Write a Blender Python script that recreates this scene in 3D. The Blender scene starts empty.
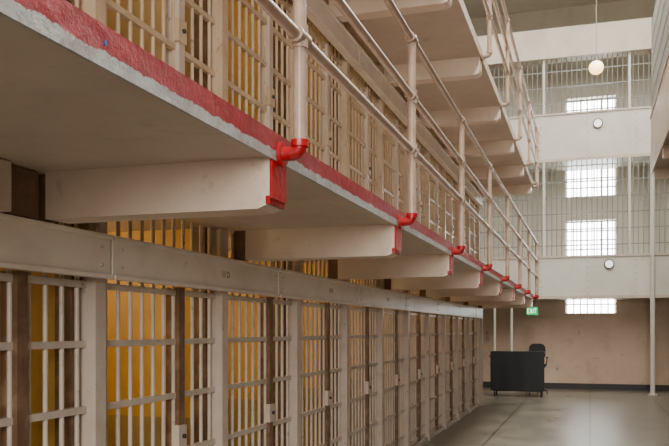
import bpy, bmesh, math, random
from mathutils import Vector, Matrix
random.seed(4)
scene = bpy.context.scene

# ------------------------------------------------------------ materials
def mat(name, col, rough=0.5, metal=0.0, col2=None, scale=3.0, lo=0.45, hi=0.65, bump=0.0, bscale=40, detail=6, emit=None, estr=0, spec=0.5, grime=None, gscale=9, glo=.62, ghi=.70, stretch=1.0):
    m = bpy.data.materials.new(name); m.use_nodes = True
    nt = m.node_tree; b = nt.nodes['Principled BSDF']
    b.inputs['Base Color'].default_value = (*col, 1)
    b.inputs['Roughness'].default_value = rough
    b.inputs['Metallic'].default_value = metal
    b.inputs['Specular IOR Level'].default_value = spec
    if col2 or bump:
        geo = nt.nodes.new('ShaderNodeNewGeometry')
        mp = nt.nodes.new('ShaderNodeMapping'); mp.inputs['Scale'].default_value=(1,1,stretch)
        nt.links.new(geo.outputs['Position'], mp.inputs['Vector'])
        POS = mp.outputs['Vector']
    if col2:
        n = nt.nodes.new('ShaderNodeTexNoise'); n.inputs['Scale'].default_value = scale
        n.inputs['Detail'].default_value = detail; n.inputs['Roughness'].default_value = 0.65
        nt.links.new(POS, n.inputs['Vector'])
        r = nt.nodes.new('ShaderNodeValToRGB')
        r.color_ramp.elements[0].position = lo; r.color_ramp.elements[0].color = (*col, 1)
        r.color_ramp.elements[1].position = hi; r.color_ramp.elements[1].color = (*col2, 1)
        nt.links.new(n.outputs['Fac'], r.inputs['Fac'])
        out = r.outputs['Color']
        if grime:
            n3 = nt.nodes.new('ShaderNodeTexNoise'); n3.inputs['Scale'].default_value = gscale
            n3.inputs['Detail'].default_value = 8; n3.inputs['Roughness'].default_value=.7
            nt.links.new(POS, n3.inputs['Vector'])
            mr = nt.nodes.new('ShaderNodeMapRange'); mr.inputs['From Min'].default_value=glo; mr.inputs['From Max'].default_value=ghi
            nt.links.new(n3.outputs['Fac'], mr.inputs['Value'])
            mx = nt.nodes.new('ShaderNodeMix'); mx.data_type='RGBA'
            nt.links.new(mr.outputs['Result'], mx.inputs['Factor'])
            nt.links.new(out, mx.inputs['A']); mx.inputs['B'].default_value=(*grime,1)
            out = mx.outputs['Result']
        nt.links.new(out, b.inputs['Base Color'])
    if bump:
        n2 = nt.nodes.new('ShaderNodeTexNoise'); n2.inputs['Scale'].default_value = bscale
        nt.links.new(geo.outputs['Position'], n2.inputs['Vector'])
        bp = nt.nodes.new('ShaderNodeBump'); bp.inputs['Strength'].default_value = bump; bp.inputs['Distance'].default_value = 0.01
        nt.links.new(n2.outputs['Fac'], bp.inputs['Height'])
        nt.links.new(bp.outputs['Normal'], b.inputs['Normal'])
    if emit:
        b.inputs['Emission Color'].default_value = (*emit, 1)
        b.inputs['Emission Strength'].default_value = estr
    return m

M = {}
M['slab'] = mat('painted_concrete', (0.56,0.47,0.39), .55, col2=(0.44,0.36,0.29), scale=1.1, lo=.38, hi=.72, bump=.5, bscale=18, grime=(.30,.23,.17), gscale=2.5, glo=.57, ghi=.82)
M['bracket'] = mat('bracket_paint', (0.72,0.595,0.485), .45, col2=(0.62,0.495,0.395), scale=2.0, lo=.40, hi=.70, bump=.4, bscale=20, grime=(.38,.27,.19), gscale=6, glo=.61, ghi=.80)
M['beam'] = mat('beam_paint', (0.78,0.695,0.605), .33, col2=(0.67,0.58,0.49), scale=3, lo=.45, hi=.72, grime=(.38,.27,.18), gscale=8, glo=.64, ghi=.75)
M['bar'] = mat('bar_paint', (0.60,0.52,0.44), .33, col2=(0.50,0.42,0.345), scale=5, lo=.42, hi=.66, grime=(.24,.15,.10), gscale=13, glo=.61, ghi=.69)
M['post'] = mat('post_paint', (0.60,0.51,0.435), .38, col2=(0.51,0.42,0.345), scale=4, lo=.42, hi=.66, grime=(.28,.18,.12), gscale=10, glo=.62, ghi=.71)
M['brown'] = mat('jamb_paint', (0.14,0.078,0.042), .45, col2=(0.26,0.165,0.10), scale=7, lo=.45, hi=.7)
M['bar_up'] = mat('upper_bar_paint', (0.58,0.45,0.31), .33, col2=(0.48,0.35,0.225), scale=5, lo=.42, hi=.66, grime=(.26,.16,.09), gscale=12, glo=.61, ghi=.70)
M['rail'] = mat('rail_paint', (0.42,0.315,0.24), .3, col2=(0.34,0.245,0.18), scale=9, lo=.42, hi=.62, grime=(.24,.15,.11), gscale=22, glo=.62, ghi=.70)
M['red'] = mat('red_paint', (0.38,0.004,0.008), .36, col2=(0.27,0.003,0.007), scale=12, lo=.4, hi=.7, bump=.5, bscale=30)
M['ochre'] = mat('ochre_cell_paint', (0.66,0.40,0.085), .55, col2=(0.52,0.29,0.055), scale=1.5, lo=.4, hi=.7)
M['cream'] = mat('cream_cell_paint', (0.60,0.43,0.20), .6, col2=(0.48,0.32,0.13), scale=1.5, lo=.4, hi=.7)
M['green_low'] = mat('olive_dado_paint', (0.40,0.29,0.09), .6, col2=(0.30,0.22,0.07), scale=2)
M['wallw'] = mat('shaded_white_wall_paint', (0.55,0.51,0.43), .6, col2=(0.47,0.425,0.35), scale=1.0, lo=.38, hi=.75, grime=(.40,.33,.26), gscale=1.4, glo=.55, ghi=.80)  # white paint, base colour darkened to put in shadow behind the gun gallery
M['wallb'] = mat('beige_wall_paint', (0.56,0.41,0.30), .6, col2=(0.48,0.345,0.25), scale=.9, lo=.38, hi=.65, grime=(.34,.23,.16), gscale=1.6, glo=.53, ghi=.80)
M['patch'] = mat('peeled_plaster', (0.30,0.21,0.16), .8, col2=(0.52,0.44,0.36), scale=8, lo=.4, hi=.6)
M['panel'] = mat('gallery_panel_paint', (0.60,0.575,0.495), .42, col2=(0.52,0.49,0.41), scale=1.5, lo=.38, hi=.7, grime=(.43,.34,.25), gscale=3.2, glo=.60, ghi=.80)
M['beige'] = mat('beige_beam_paint', (0.54,0.45,0.355), .5, col2=(0.45,0.37,0.29), scale=1.5)
M['fence'] = mat('gallery_bar_paint', (0.20,0.20,0.175), .5)
M['black'] = mat('black_cloth', (0.008,0.008,0.009), .75, bump=.2, bscale=15)
M['blackp'] = mat('black_plastic', (0.015,0.015,0.015), .35)
M['base'] = mat('baseboard_paint', (0.02,0.018,0.017), .5)
M['dark'] = mat('dark_metal', (0.08,0.07,0.06), .4, metal=.6)
M['pane'] = mat('daylit_frosted_glass', (0.9,0.9,0.9), .3, emit=(0.95,1.0,1.0), estr=16)
M['lamp'] = mat('lamp_globe_glass', (1,.9,.7), .3, emit=(1.0,.55,.18), estr=5)
M['lens'] = mat('porthole_glass', (0.8,.85,.85), .2, emit=(.9,1,1), estr=1.0)
M['green'] = mat('exit_sign_green', (0.0,.30,.10), .4, emit=(0.0,1.0,.25), estr=.35)
M['blue'] = mat('blue_paint', (0.05,.10,.35), .5)
M['ink'] = mat('stencil_ink', (0.12,.10,.09), .6)
M['whiteletter'] = mat('sign_letter', (.9,1,.9), .5, emit=(.8,1,.85), estr=1.5)
M['porcelain'] = mat('porcelain', (.7,.7,.66), .2)
M['blanket'] = mat('bunk_canvas', (.30,.27,.20), .9)

def fascia_mat(name, zsplit):
    m = bpy.data.materials.new(name); m.use_nodes = True
    nt = m.node_tree; b = nt.nodes['Principled BSDF']; b.inputs['Roughness'].default_value = .42
    geo = nt.nodes.new('ShaderNodeNewGeometry'); sep = nt.nodes.new('ShaderNodeSeparateXYZ')
    nt.links.new(geo.outputs['Position'], sep.inputs[0])
    n = nt.nodes.new('ShaderNodeTexNoise'); n.inputs['Scale'].default_value = 16; n.inputs['Detail'].default_value = 7; n.inputs['Roughness'].default_value=.7
    nt.links.new(geo.outputs['Position'], n.inputs['Vector'])
    ma = nt.nodes.new('ShaderNodeMath'); ma.operation = 'MULTIPLY_ADD'
    nt.links.new(n.outputs['Fac'], ma.inputs[0]); ma.inputs[1].default_value = .05
    nt.links.new(sep.outputs['Z'], ma.inputs[2])
    gt = nt.nodes.new('ShaderNodeMath'); gt.operation = 'GREATER_THAN'; gt.inputs[1].default_value = zsplit + .025
    nt.links.new(ma.outputs[0], gt.inputs[0])
    n2 = nt.nodes.new('ShaderNodeTexNoise'); n2.inputs['Scale'].default_value = 9; n2.inputs['Detail'].default_value = 8; n2.inputs['Roughness'].default_value=.75
    nt.links.new(geo.outputs['Position'], n2.inputs['Vector'])
    r = nt.nodes.new('ShaderNodeValToRGB')
    r.color_ramp.elements[0].position=.38; r.color_ramp.elements[0].color=(.24,.004,.012,1)
    r.color_ramp.elements[1].position=.60; r.color_ramp.elements[1].color=(.37,.016,.028,1)
    e=r.color_ramp.elements.new(.70); e.color=(.40,.15,.15,1)
    nt.links.new(n2.outputs['Fac'], r.inputs['Fac'])
    mx = nt.nodes.new('ShaderNodeMix'); mx.data_type='RGBA'
    nt.links.new(gt.outputs[0], mx.inputs['Factor'])
    r2 = nt.nodes.new('ShaderNodeValToRGB')
    r2.color_ramp.elements[0].position=.42; r2.color_ramp.elements[0].color=(.42,.45,.44,1)
    r2.color_ramp.elements[1].position=.66; r2.color_ramp.elements[1].color=(.28,.26,.24,1)
    nt.links.new(n2.outputs['Fac'], r2.inputs['Fac'])
    nt.links.new(r2.outputs['Color'], mx.inputs['A'])
    nt.links.new(r.outputs['Color'], mx.inputs['B'])
    nt.links.new(mx.outputs['Result'], b.inputs['Base Color'])
    bp = nt.nodes.new('ShaderNodeBump'); bp.inputs['Strength'].default_value=.8; bp.inputs['Distance'].default_value=.014
    nt.links.new(n.outputs['Fac'], bp.inputs['Height']); nt.links.new(bp.outputs['Normal'], b.inputs['Normal'])
    return m
M['fascia'] = fascia_mat('red_chipped_fascia', 2.42)

def floor_mat():
    m = bpy.data.materials.new('polished_concrete'); m.use_nodes=True
    nt=m.node_tree; b=nt.nodes['Principled BSDF']
    geo=nt.nodes.new('ShaderNodeNewGeometry')
    n=nt.nodes.new('ShaderNodeTexNoise'); n.inputs['Scale'].default_value=1.1; n.inputs['Detail'].default_value=10; n.inputs['Roughness'].default_value=.7
    nt.links.new(geo.outputs['Position'], n.inputs['Vector'])
    r=nt.nodes.new('ShaderNodeValToRGB')
    r.color_ramp.elements[0].position=.36; r.color_ramp.elements[0].color=(.10,.088,.068,1)
    r.color_ramp.elements[1].position=.64; r.color_ramp.elements[1].color=(.18,.16,.125,1)
    nt.links.new(n.outputs['Fac'], r.inputs['Fac'])
    br=nt.nodes.new('ShaderNodeTexBrick'); br.offset=0; br.inputs['Scale'].default_value=1
    br.inputs['Brick Width'].default_value=1.5; br.inputs['Row Height'].default_value=3.0
    br.inputs['Mortar Size'].default_value=.018
    br.inputs['Mortar'].default_value=(.35,.35,.35,1); br.inputs['Color1'].default_value=(1,1,1,1); br.inputs['Color2'].default_value=(.93,.93,.93,1)
    nt.links.new(geo.outputs['Position'], br.inputs['Vector'])
    mx=nt.nodes.new('ShaderNodeMix'); mx.data_type='RGBA'; mx.blend_type='MULTIPLY'; mx.inputs['Factor'].default_value=1
    nt.links.new(r.outputs['Color'], mx.inputs['A']); nt.links.new(br.outputs['Color'], mx.inputs['B'])
    nt.links.new(mx.outputs['Result'], b.inputs['Base Color'])
    mr=nt.nodes.new('ShaderNodeMapRange'); mr.inputs['To Min'].default_value=.20; mr.inputs['To Max'].default_value=.42
    nt.links.new(n.outputs['Fac'], mr.inputs['Value']); nt.links.new(mr.outputs['Result'], b.inputs['Roughness'])
    b.inputs['Specular IOR Level'].default_value=.4
    return m
M['floor']=floor_mat()

# ------------------------------------------------------------ builder
class B:
    def __init__(s, mirror=False):
        s.v=[]; s.f=[]; s.mi=[]; s.sm=[]; s.mats=[]; s.mirror=mirror
    def m(s, k):
        if k not in s.mats: s.mats.append(k)
        return s.mats.index(k)
    def add(s, vs, fs, k, smooth=False):
        o=len(s.v); s.v+= [tuple(v) for v in vs]
        i=s.m(k)
        for f in fs:
            s.f.append([a+o for a in f]); s.mi.append(i); s.sm.append(smooth)
    def box(s, x0,x1,y0,y1,z0,z1,k):
        x0,x1=min(x0,x1),max(x0,x1)
        vs=[(x0,y0,z0),(x1,y0,z0),(x1,y1,z0),(x0,y1,z0),(x0,y0,z1),(x1,y0,z1),(x1,y1,z1),(x0,y1,z1)]
        s.add(vs,[(0,3,2,1),(4,5,6,7),(0,1,5,4),(1,2,6,5),(2,3,7,6),(3,0,4,7)],k)
    def cyl(s, a,b,r,k,n=10,r2=None):
        a=Vector(a); b=Vector(b); d=(b-a).normalized()
        u=d.orthogonal().normalized(); w=d.cross(u); r2=r if r2 is None else r2
        vs=[]
        for c,rr in ((a,r),(b,r2)):
            for i in range(n):
                t=2*math.pi*i/n; vs.append(c+u*math.cos(t)*rr+w*math.sin(t)*rr)
        s.add(vs,[(i,(i+1)%n,n+(i+1)%n,n+i) for i in range(n)],k,True)
        s.add(vs,[tuple(reversed(range(n))),tuple(range(n,2*n))],k)
    def tube(s, pts, r, k, n=12):
        for i in range(len(pts)-1): s.cyl(pts[i],pts[i+1],r,k,n)
        for p in pts[1:-1]: s.sph(p,r,k,n)
    def sph(s,c,r,k,n=12,sz=1):
        c=Vector(c); vs=[]; m=n//2+1
        for j in range(m+1):
            ph=math.pi*j/m
            for i in range(n):
                t=2*math.pi*i/n
                vs.append(c+Vector((math.sin(ph)*math.cos(t)*r,math.sin(ph)*math.sin(t)*r,-math.cos(ph)*r*sz)))
        fs=[(j*n+i,j*n+(i+1)%n,(j+1)*n+(i+1)%n,(j+1)*n+i) for j in range(m) for i in range(n)]
        s.add(vs,fs,k,True)
    def prism(s, poly, y0, y1, k):
        n=len(poly)
        vs=[(p[0],y0,p[1]) for p in poly]+[(p[0],y1,p[1]) for p in poly]
        fs=[tuple(range(n)),tuple(reversed(range(n,2*n)))]+[(i,n+i,n+(i+1)%n,(i+1)%n) for i in range(n)]
        s.add(vs,fs,k)
    def make(s, name, parent=None, bevel=0):
        me=bpy.data.meshes.new(name)
        vs=s.v
        if s.mirror: vs=[(0.04-v[0],v[1],v[2]) for v in vs]
        me.from_pydata(vs,[],s.f)
        for k in s.mats: me.materials.append(M[k])
        for p,i,sm in zip(me.polygons,s.mi,s.sm): p.material_index=i; p.use_smooth=sm
        bm=bmesh.new(); bm.from_mesh(me); bmesh.ops.recalc_face_normals(bm,faces=bm.faces); bm.to_mesh(me); bm.free()
        o=bpy.data.objects.new(name,me); scene.collection.objects.link(o)
        if parent: o.parent=parent
        if bevel:
            b=o.modifiers.new('bevel','BEVEL'); b.width=bevel; b.segments=2; b.limit_method='ANGLE'
        return o

# ------------------------------------------------------------ layout constants
EDGE=1.20; YS=-5.0; YE=18.1
TIER=2.48; UND=2.39
PW=1.45
posts=[3.5+PW*k for k in range(-6,11) if YS<3.5+PW*k<YE-.1]
brk=[3.03+2.13*k for k in range(-3,8)]

def build_side(mirror):
    root=bpy.data.objects.new('cell_block',None); scene.collection.objects.link(root)
    for tier in range(3):
        z0=tier*TIER
        bark='bar' if tier==0 else 'bar_up'
        pk='post' if tier==0 else 'bar_up'
        g=B(mirror)
        zt=z0+UND
        ylist=posts+[YE-.02]
        for i,y in enumerate(ylist):
            g.box(-2.46,-2.36,y-.045,y+.045,z0,zt-.004,pk)
            g.box(-2.47,-2.345,y-.055,y+.055,z0,z0+.10,pk)
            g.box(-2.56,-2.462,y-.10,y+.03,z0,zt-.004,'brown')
            jy=y+.90
            if jy<YE-.1:
                g.box(-2.48,-2.39,jy-.035,jy+.035,z0,z0+1.96,'brown' if tier==0 else 'post')
                g.box(-2.41,-2.375,jy-.065,jy+.035,z0+.98,z0+1.12,'post' if tier==0 else 'bar_up')
                g.cyl((-2.375,jy-.01,z0+1.05),(-2.36,jy-.01,z0+1.05),.014,'dark')
        y=YS+.05
        while y<YE-.06:
            if all(abs(y-p)>.06 for p in ylist) :
                g.cyl((-2.43,y,z0),(-2.43,y,zt-.004),.0125,bark,8)
            y+=.121
        for zc in (.10,.25,.60,.95,1.30,1.63,1.93):
            g.box(-2.447,-2.412,YS,YE,z0+zc-.018,z0+zc+.016,bark)
        g.box(-2.50,-2.37,YS,YE,z0,z0+.06,'post')
        g.make('bar_front_%d'%(tier+1),root)
        b=B(mirror)
        y=3.50-2.26*4
        while y<YE:
            y1=min(y+2.26,YE)-.018
            b.box(-2.36,-2.29,y,y1,z0+1.96,z0+2.17,'beam')
            b.box(-2.295,-2.272,y,y1,z0+1.955,z0+1.977,'beam')
            b.box(-2.295,-2.272,y,y1,z0+2.153,z0+2.175,'beam')
            for yy in (y+.08,y1-.08):
                for zz in (2.02,2.11): b.cyl((-2.29,yy,z0+zz),(-2.283,yy,z0+zz),.010,'post',8)
            y+=2.26
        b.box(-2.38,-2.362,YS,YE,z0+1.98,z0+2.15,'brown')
        b.make('door_mechanism_beam_%d'%(tier+1),root,bevel=.004)
        c=B(mirror)
        for i,y in enumerate(ylist):
            k='ochre' if (tier==0) else ('ochre' if i%3==1 else 'cream')
            c.box(-4.6,-2.57,y-.05,y+.05,z0+1.1,zt,k)
            c.box(-4.6,-2.57,y-.05,y+.05,z0,z0+1.1,'green_low' if tier==0 else k)
            if tier<2 and i<len(ylist)-1 and not mirror:
                c.box(-4.55,-2.80,y+.052,y+.62,z0+.44,z0+.48,'dark')
                c.box(-4.53,-2.84,y+.07,y+.60,z0+.48,z0+.55,'blanket')
                for xx in (-4.3,-3.0): c.cyl((xx,y+.60,z0+.48),(xx,y+.055,z0+1.05),.008,'dark',6)
                c.box(-4.598,-4.36,y+.10,y+1.2,z0+1.50,z0+1.53,'post')
                c.box(-4.598,-4.30,y+.85,y+1.18,z0+.72,z0+.86,'porcelain')
        c.box(-4.75,-4.6,YS,YE,z0,z0+TIER,'ochre' if tier==0 else 'cream')
        c.box(-4.6,-2.372,YS,YE,zt,z0+TIER,'slab')
        c.make('cell_shell_%d'%(tier+1),root)
        if tier<2 and not mirror:
            s=B(mirror)
            zz=z0+UND
            s.box(-2.37,-EDGE-.012,YS,YE+.3,zz,z0+TIER,'slab')
            fk='fascia' if tier==0 else 'slab'
            s.box(-EDGE-.012,-EDGE,YS,YE+.3,zz-.01,z0+TIER+.012,fk)
            s.box(-EDGE-.10,-EDGE-.012,YS,YE+.3,z0+TIER,z0+TIER+.012,'red' if fk=='fascia' else 'slab')
            for y in brk:
                x1=-EDGE-.014
                poly=[(-2.27,zz),(-2.27,z0+2.185),(x1-.05,z0+2.185),(x1-.012,z0+2.20),(x1,z0+2.235),(x1,zz)]
                s.prism(poly,y-.08,y+.08,'bracket')
                s.prism([(-2.37,zz),(-2.37,z0+2.19),(-2.27,z0+2.19),(-2.27,zz)],y-.05,y+.05,'brown' if tier==0 else 'bracket')
                if fk=='fascia':
                    s.box(x1,x1+.012,y-.078,y+.078,z0+2.225,zz-.008,'red')
                    s.box(x1-.016,x1+.003,y-.0805,y+.0805,z0+2.202,z0+2.235,'red')
            s.make('gallery_walkway')
            r=B(mirror)
            px=-1.115; zb=z0+TIER
            rails=(.40,.75,1.13)
            for y in brk+[YE+.25]:
                r.cyl((px,y,zb-.02),(px,y,zb+1.13),.027,'rail',12)
                ek='red' if fk=='fascia' else 'rail'
                pts=[(px,y,zb-.03),(px,y,zb-.045),(px-.012,y,zb-.060),(px-.035,y,zb-.066),(-EDGE+.004,y,zb-.067)]
                r.tube(pts,.029,ek)
                r.cyl((px,y,zb-.042),(px,y,zb-.015),.036,ek,12)
                r.cyl((-EDGE+.002,y,zb-.067),(-EDGE+.018,y,zb-.067),.050,ek,14)
                for h in rails:
                    r.cyl((px,y-.055,zb+h),(px,y+.055,zb+h),.034,'rail',12)
                    if h<1: r.cyl((px,y,zb+h-.045),(px,y,zb+h+.045),.034,'rail',12)
                    r.sph((px,y,zb+h),.036,'rail')
            for h in rails:
                r.cyl((px,YS,zb+h),(px,YE+.25,zb+h),.0235,'rail',12)
            r.make('gallery_pipe_railing')
        if tier==1 and mirror:
            s=B(mirror); zz=z0+UND
            s.box(-2.37,-EDGE-.03,YS,YE+.3,zz+.2,zz+.32,'slab')
            s.box(-EDGE-.03,-EDGE,YS,YE+.3,zz+.15,zz+1.35,'beige')
            s.box(-EDGE-.06,-EDGE+.02,YS,YE+.3,zz+1.35,zz+1.40,'beige')
            s.box(-2.37,-EDGE-.03,YE+.27,YE+.3,zz+.32,zz+1.35,'beige')
            for y in brk: s.box(-2.37,-EDGE-.03,y-.07,y+.07,zz-.02,zz+.2,'bracket')
            y=YS+.1
            while y<YE+.3:
                s.cyl((-EDGE-.02,y,zz+1.40),(-EDGE-.02,y,zz+3.4),.011,'fence',6); y+=.14
            for zr in (1.8,2.2,2.6,3.0,3.4): s.box(-EDGE-.03,-EDGE-.01,YS,YE+.3,zz+zr-.012,zz+zr+.012,'fence')
            s.make('guard_walkway')
    cp=B(mirror); cp.box(-4.75,-2.2,YS,YE,3*TIER+.002,3*TIER+.18,'wallw')
    cp.make('roof',root)
    en=B(mirror); en.box(-4.75,-2.57,YE+.04,YE+.16,0,3*TIER,'wallw')
    en.box(-2.50,-2.30,YE+.002,YE+.12,0,2.18,'bar')
    en.make('end_face',root)

build_side(False)
build_side(True)

cb=B(); cb.box(-2.36,-2.24,2.60,2.70,2.18,2.385,'post'); cb.box(-2.36,-2.28,2.74,2.92,2.18,2.385,'brown')
cb.cyl((-2.27,2.0,2.30),(-2.27,2.60,2.30),.022,'brown'); cb.cyl((-2.30,2.0,2.24),(-2.30,2.60,2.24),.015,'post'); cb.make('lever_mechanism',bevel=.004)

bs=B(); bs.cyl((-EDGE-.0005,1.80,2.446),(-EDGE+.0015,1.80,2.446),.008,'blue',12); bs.make('blue_paint_spot')

for n,(y,tx) in enumerate([(4.75,'11 D'),(7.0,'11 D'),(9.2,'12 D')]):
    cu=bpy.data.curves.new('cell_number_stencil','FONT'); cu.body=tx; cu.size=.06; cu.extrude=.0006
    cu.materials.append(M['ink'])
    o=bpy.data.objects.new('cell_number_stencil',cu); scene.collection.objects.link(o)
    o.location=(-2.2885,y,2.045); o.rotation_euler=(math.pi/2,0,math.pi/2)

# ------------------------------------------------------------ room shell
f=B(); f.box(-9,9,-9,24.4,-.12,0,'floor'); f.make('floor')
c=B(); c.box(-9,9,-9,24.4,11.0,11.15,'wallw')
for y in (-2,3,8,13,18): c.box(-9,9,y-.15,y+.15,10.6,11.0,'wallw')
c.make('ceiling')
wl=B(); wl.box(-9,-8.85,-9,24,0,11,'wallw'); wl.make('wall_left')
wr=B(); wr.box(8.85,9,-9,24,0,11,'wallw'); wr.make('wall_right')

WX0,WX1=-.66,.70
wins=[(2.16,4.84),(5.53,6.36),(7.25,8.36)]
w=B(); YW=24.0
for k,(za,zb) in {'wallb':(0,2.6),'wallw':(2.6,11)}.items():
    w.box(-8.85,WX0,YW,YW+.4,za,zb,k); w.box(WX1,8.85,YW,YW+.4,za,zb,k)
edges=[0]+[z for p in wins for z in p]+[11]
for i in range(0,len(edges),2):
    a,b_=edges[i],edges[i+1]
    w.box(WX0,WX1,YW,YW+.4,a,b_,'wallb' if b_<2.6 else 'wallw')
wend=w.make('wall_end')
for i,(za,zb) in enumerate(wins):
    q=B(); q.box(WX0,WX1,YW+.30,YW+.32,za,zb,'pane')
    n=7
    for j in range(n+1):
        x=WX0+.02+(WX1-WX0-.04)*j/n; q.box(x-.016,x+.016,YW+.22,YW+.25,za,zb,'fence')
    m=max(2,round((zb-za)/.28))
    for j in range(m+1):
        z=za+.015+(zb-za-.03)*j/m; q.box(WX0,WX1,YW+.25,YW+.28,z-.016,z+.016,'fence')
    q.make('window_%d'%(i+1))
bb=B(); bb.box(-8.85,8.85,YW-.03,YW-.002,0,.17,'base'); bb.make('baseboard_end')
pp=B()
def blob(x,z,rx,rz):
    n=18; vs=[(x+math.cos(6.283*i/n)*rx*random.uniform(.4,1.1),YW-.003,z+math.sin(6.283*i/n)*rz*random.uniform(.5,1.1)) for i in range(n)]
    pp.add(vs,[tuple(range(n))],'patch')
for x,z,a,b_ in [(-2.9,1.5,.07,.30),(-2.75,.7,.12,.2),(-2.2,1.75,.04,.2),(.15,.9,.12,.04),(-.3,1.6,.03,.08),(.9,1.0,.10,.03),(-.9,.6,.05,.08)]:
    blob(x,z,a,b_)
pp.make('peeled_plaster',wend)

# ------------------------------------------------------------ gun gallery on the end wall
g=B(); YG=22.6
for zf,zt in ((2.58,3.66),(6.31,7.54)):
    g.box(-8.8,8.8,YG,YW-.01,zf-.02,zf+.07,'panel')
    g.box(-8.8,8.8,YG-.03,YG,zf-.02,zt,'panel')
    x=-8.6
    while x<8.8:
        g.box(x-.03,x+.03,YG-.042,YG-.03,zf-.02,zt,'panel')
        for j in range(6): g.cyl((x,YG-.042,zf+.1+j*(zt-zf-.2)/5),(x,YG-.052,zf+.1+j*(zt-zf-.2)/5),.014,'fence',6)
        x+=1.22
    g.box(-8.8,8.8,YG-.06,YG+.03,zt,zt+.05,'beige')
    g.box(-8.8,8.8,YG-.05,YG-.03,zf-.03,zf+.05,'beige')
g.box(-8.8,8.8,YG-.15,YG+.3,9.07,9.88,'beige')
for za,zb in ((3.71,6.29),(7.59,9.07)):
    x=-4.5
    while x<4.6:
        g.cyl((x,YG-.01,za),(x,YG-.01,zb),.0125,'fence',6); x+=.13
    z=za+.28
    while z<zb-.1:
        g.box(-4.5,4.6,YG-.022,YG+.002,z-.014,z+.014,'fence'); z+=.43
    for x in (-3.2,-1.2,1.0,3.2): g.box(x-.03,x+.03,YG-.05,YG+.03,za,zb,'panel')
g.make('gun_gallery')
for i,(x,z) in enumerate(((.487,3.46),(.2,7.23))):
    p=B(); p.cyl((x,YG-.031,z),(x,YG-.08,z),.13,'dark',24); p.cyl((x,YG-.079,z),(x,YG-.09,z),.10,'lens',24)
    for j in range(6):
        t=j*math.pi/3; p.cyl((x+.115*math.cos(t),YG-.078,z+.115*math.sin(t)),(x+.115*math.cos(t),YG-.09,z+.115*math.sin(t)),.008,'fence',6)
    p.make('porthole_light')

for x,y in ((-2.52,22.5),(-2.06,22.5),(1.56,22.45)):
    p=B(); r=.035 if x<0 else .06
    p.cyl((x,y,0),(x,y,2.53 if x<0 else 6.28),r,'panel',14); p.cyl((x,y,0),(x,y,.03),r*2,'panel',14)
    p.make('support_column')

e=B(); e.box(-1.66,-1.36,22.50,22.55,2.11,2.33,'green'); e.cyl((-1.60,22.525,2.33),(-1.60,22.525,2.56),.008,'dark'); e.cyl((-1.42,22.525,2.33),(-1.42,22.525,2.56),.008,'dark')
def seg(x0,z0,x1,z1): e.cyl((x0,22.495,z0),(x1,22.495,z1),.008,'whiteletter',6)
L=-1.63
seg(L,2.16,L,2.28);seg(L,2.16,L+.045,2.16);seg(L,2.22,L+.04,2.22);seg(L,2.28,L+.045,2.28)
seg(L+.07,2.16,L+.12,2.28);seg(L+.07,2.28,L+.12,2.16)
seg(L+.15,2.16,L+.15,2.28);seg(L+.205,2.16,L+.205,2.28);seg(L+.18,2.28,L+.235,2.28)
e.make('exit_sign')

p=B(); px,py,pz=.13,18.35,7.42
p.sph((px,py,pz),.155,'lamp',24,.95); p.cyl((px,py,pz+.13),(px,py,pz+.24),.07,'dark',16,.035); p.cyl((px,py,pz+.24),(px,py,11.0),.008,'fence',6)
p.make('pendant_globe_lamp')

# cart
cx,cy=-1.76,21.07
t=B(); hw=.66; hd=.32
t.box(cx-hw,cx+hw,cy-hd,cy+hd,1.10,1.15,'blackp')
t.box(cx-hw+.03,cx+hw-.03,cy-hd+.03,cy+hd-.03,.14,1.10,'black')
nx=60
vs=[];fs=[]
for i in range(nx+1):
    x=cx-hw-.01+(2*hw+.02)*i/nx
    for z,am in ((1.155,.0),(.9,.006),(.5,.012),(.16,.02)):
        vs.append((x,cy-hd-.01-(math.sin(i*.37)*.5+.5)*am,z))
for i in range(nx):
    for j in range(3): fs.append((i*4+j,i*4+j+1,(i+1)*4+j+1,(i+1)*4+j))
t.add(vs,fs,'black',True)
for x in (cx-hw+.08,cx+hw-.08):
    for y in (cy-hd+.08,cy+hd-.08):
        t.cyl((x,y,.09),(x,y,.16),.018,'dark'); t.cyl((x-.018,y,.05),(x+.018,y,.05),.05,'blackp',16)
t.cyl((cx-hw-.05,cy-.22,1.02),(cx-hw-.05,cy+.22,1.02),.016,'dark')
t.cyl((cx-hw-.05,cy-.22,1.02),(cx-hw,cy-.22,1.02),.012,'dark');t.cyl((cx-hw-.05,cy+.22,1.02),(cx-hw,cy+.22,1.02),.012,'dark')
t.make('draped_utility_cart')

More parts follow.
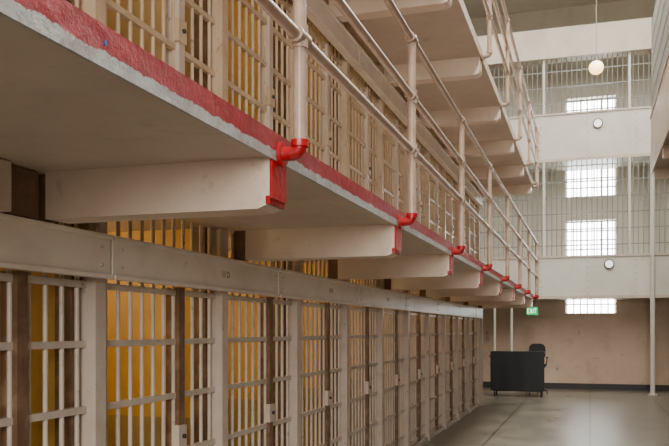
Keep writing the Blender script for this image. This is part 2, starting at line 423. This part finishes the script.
h=B(); hx,hy=-1.35,21.85
for i in range(5):
    a=i*2*math.pi/5+.3; ex,ey=hx+.28*math.cos(a),hy+.28*math.sin(a)
    h.cyl((hx,hy,.13),(ex,ey,.09),.022,'blackp'); h.cyl((ex-.012,ey,.04),(ex+.012,ey,.04),.04,'blackp',12)
h.cyl((hx,hy,.12),(hx,hy,.72),.025,'dark')
h.box(hx-.23,hx+.23,hy-.23,hy+.20,.72,.80,'black')
h.cyl((hx,hy+.2,.74),(hx,hy+.27,1.05),.02,'blackp')
nn=14; poly=[]
for i in range(nn):
    a=2*math.pi*i/nn; cxn,szn=math.cos(a),math.sin(a)
    poly.append((hx+math.copysign(abs(cxn)**.6,cxn)*.22,1.12+math.copysign(abs(szn)**.6,szn)*.22))
h.prism(poly,hy+.24,hy+.30,'black')
for sx in (-1,1):
    h.cyl((hx+sx*.25,hy,.76),(hx+sx*.27,hy,.96),.015,'blackp'); h.box(hx+sx*.27-.03,hx+sx*.27+.03,hy-.14,hy+.12,.96,.99,'blackp')
h.make('office_chair',bevel=.01)

# ------------------------------------------------------------ lights
def area(name,loc,rot,sx,sy,e,col=(1,1,1)):
    l=bpy.data.lights.new(name,'AREA'); l.shape='RECTANGLE'; l.size=sx; l.size_y=sy; l.energy=e; l.color=col
    o=bpy.data.objects.new(name,l); o.location=loc; o.rotation_euler=rot; scene.collection.objects.link(o); return o
area('skylight_lamp',(0.8,7,10.55),(0,math.radians(8),0),2.4,22,3700,(1,.96,.90))
area('skylight_end_lamp',(0,20.3,10.5),(0,0,0),8,3.0,400,(1,1,.96))
area('entrance_window_light',(2.6,-8.0,4.2),(math.radians(86),0,math.radians(12)),4,4,1600,(1,.94,.87))
for tier in (0,1):
    for i,y in enumerate(posts[3:]):
        l=bpy.data.lights.new('cell_lamp','POINT'); l.energy=(16 if tier==0 else 9)
        if tier==0 and i<2: l.energy=4
        l.color=(1,.80,.45); l.shadow_soft_size=.12
        o=bpy.data.objects.new('cell_lamp',l); o.location=(-3.5,y+.5,tier*TIER+2.1); scene.collection.objects.link(o)
wd=bpy.data.worlds.new('world'); scene.world=wd; wd.use_nodes=True
wd.node_tree.nodes['Background'].inputs[0].default_value=(.95,.95,.95,1)
wd.node_tree.nodes['Background'].inputs[1].default_value=.35

cam=bpy.data.cameras.new('camera'); co=bpy.data.objects.new('camera',cam); scene.collection.objects.link(co)
cam.sensor_width=36; cam.lens=800/669*36; cam.shift_y=107/669; cam.clip_start=.05
co.location=(0,0,1.7); co.rotation_euler=(math.pi/2,0,math.atan(255.5/800))
scene.camera=co
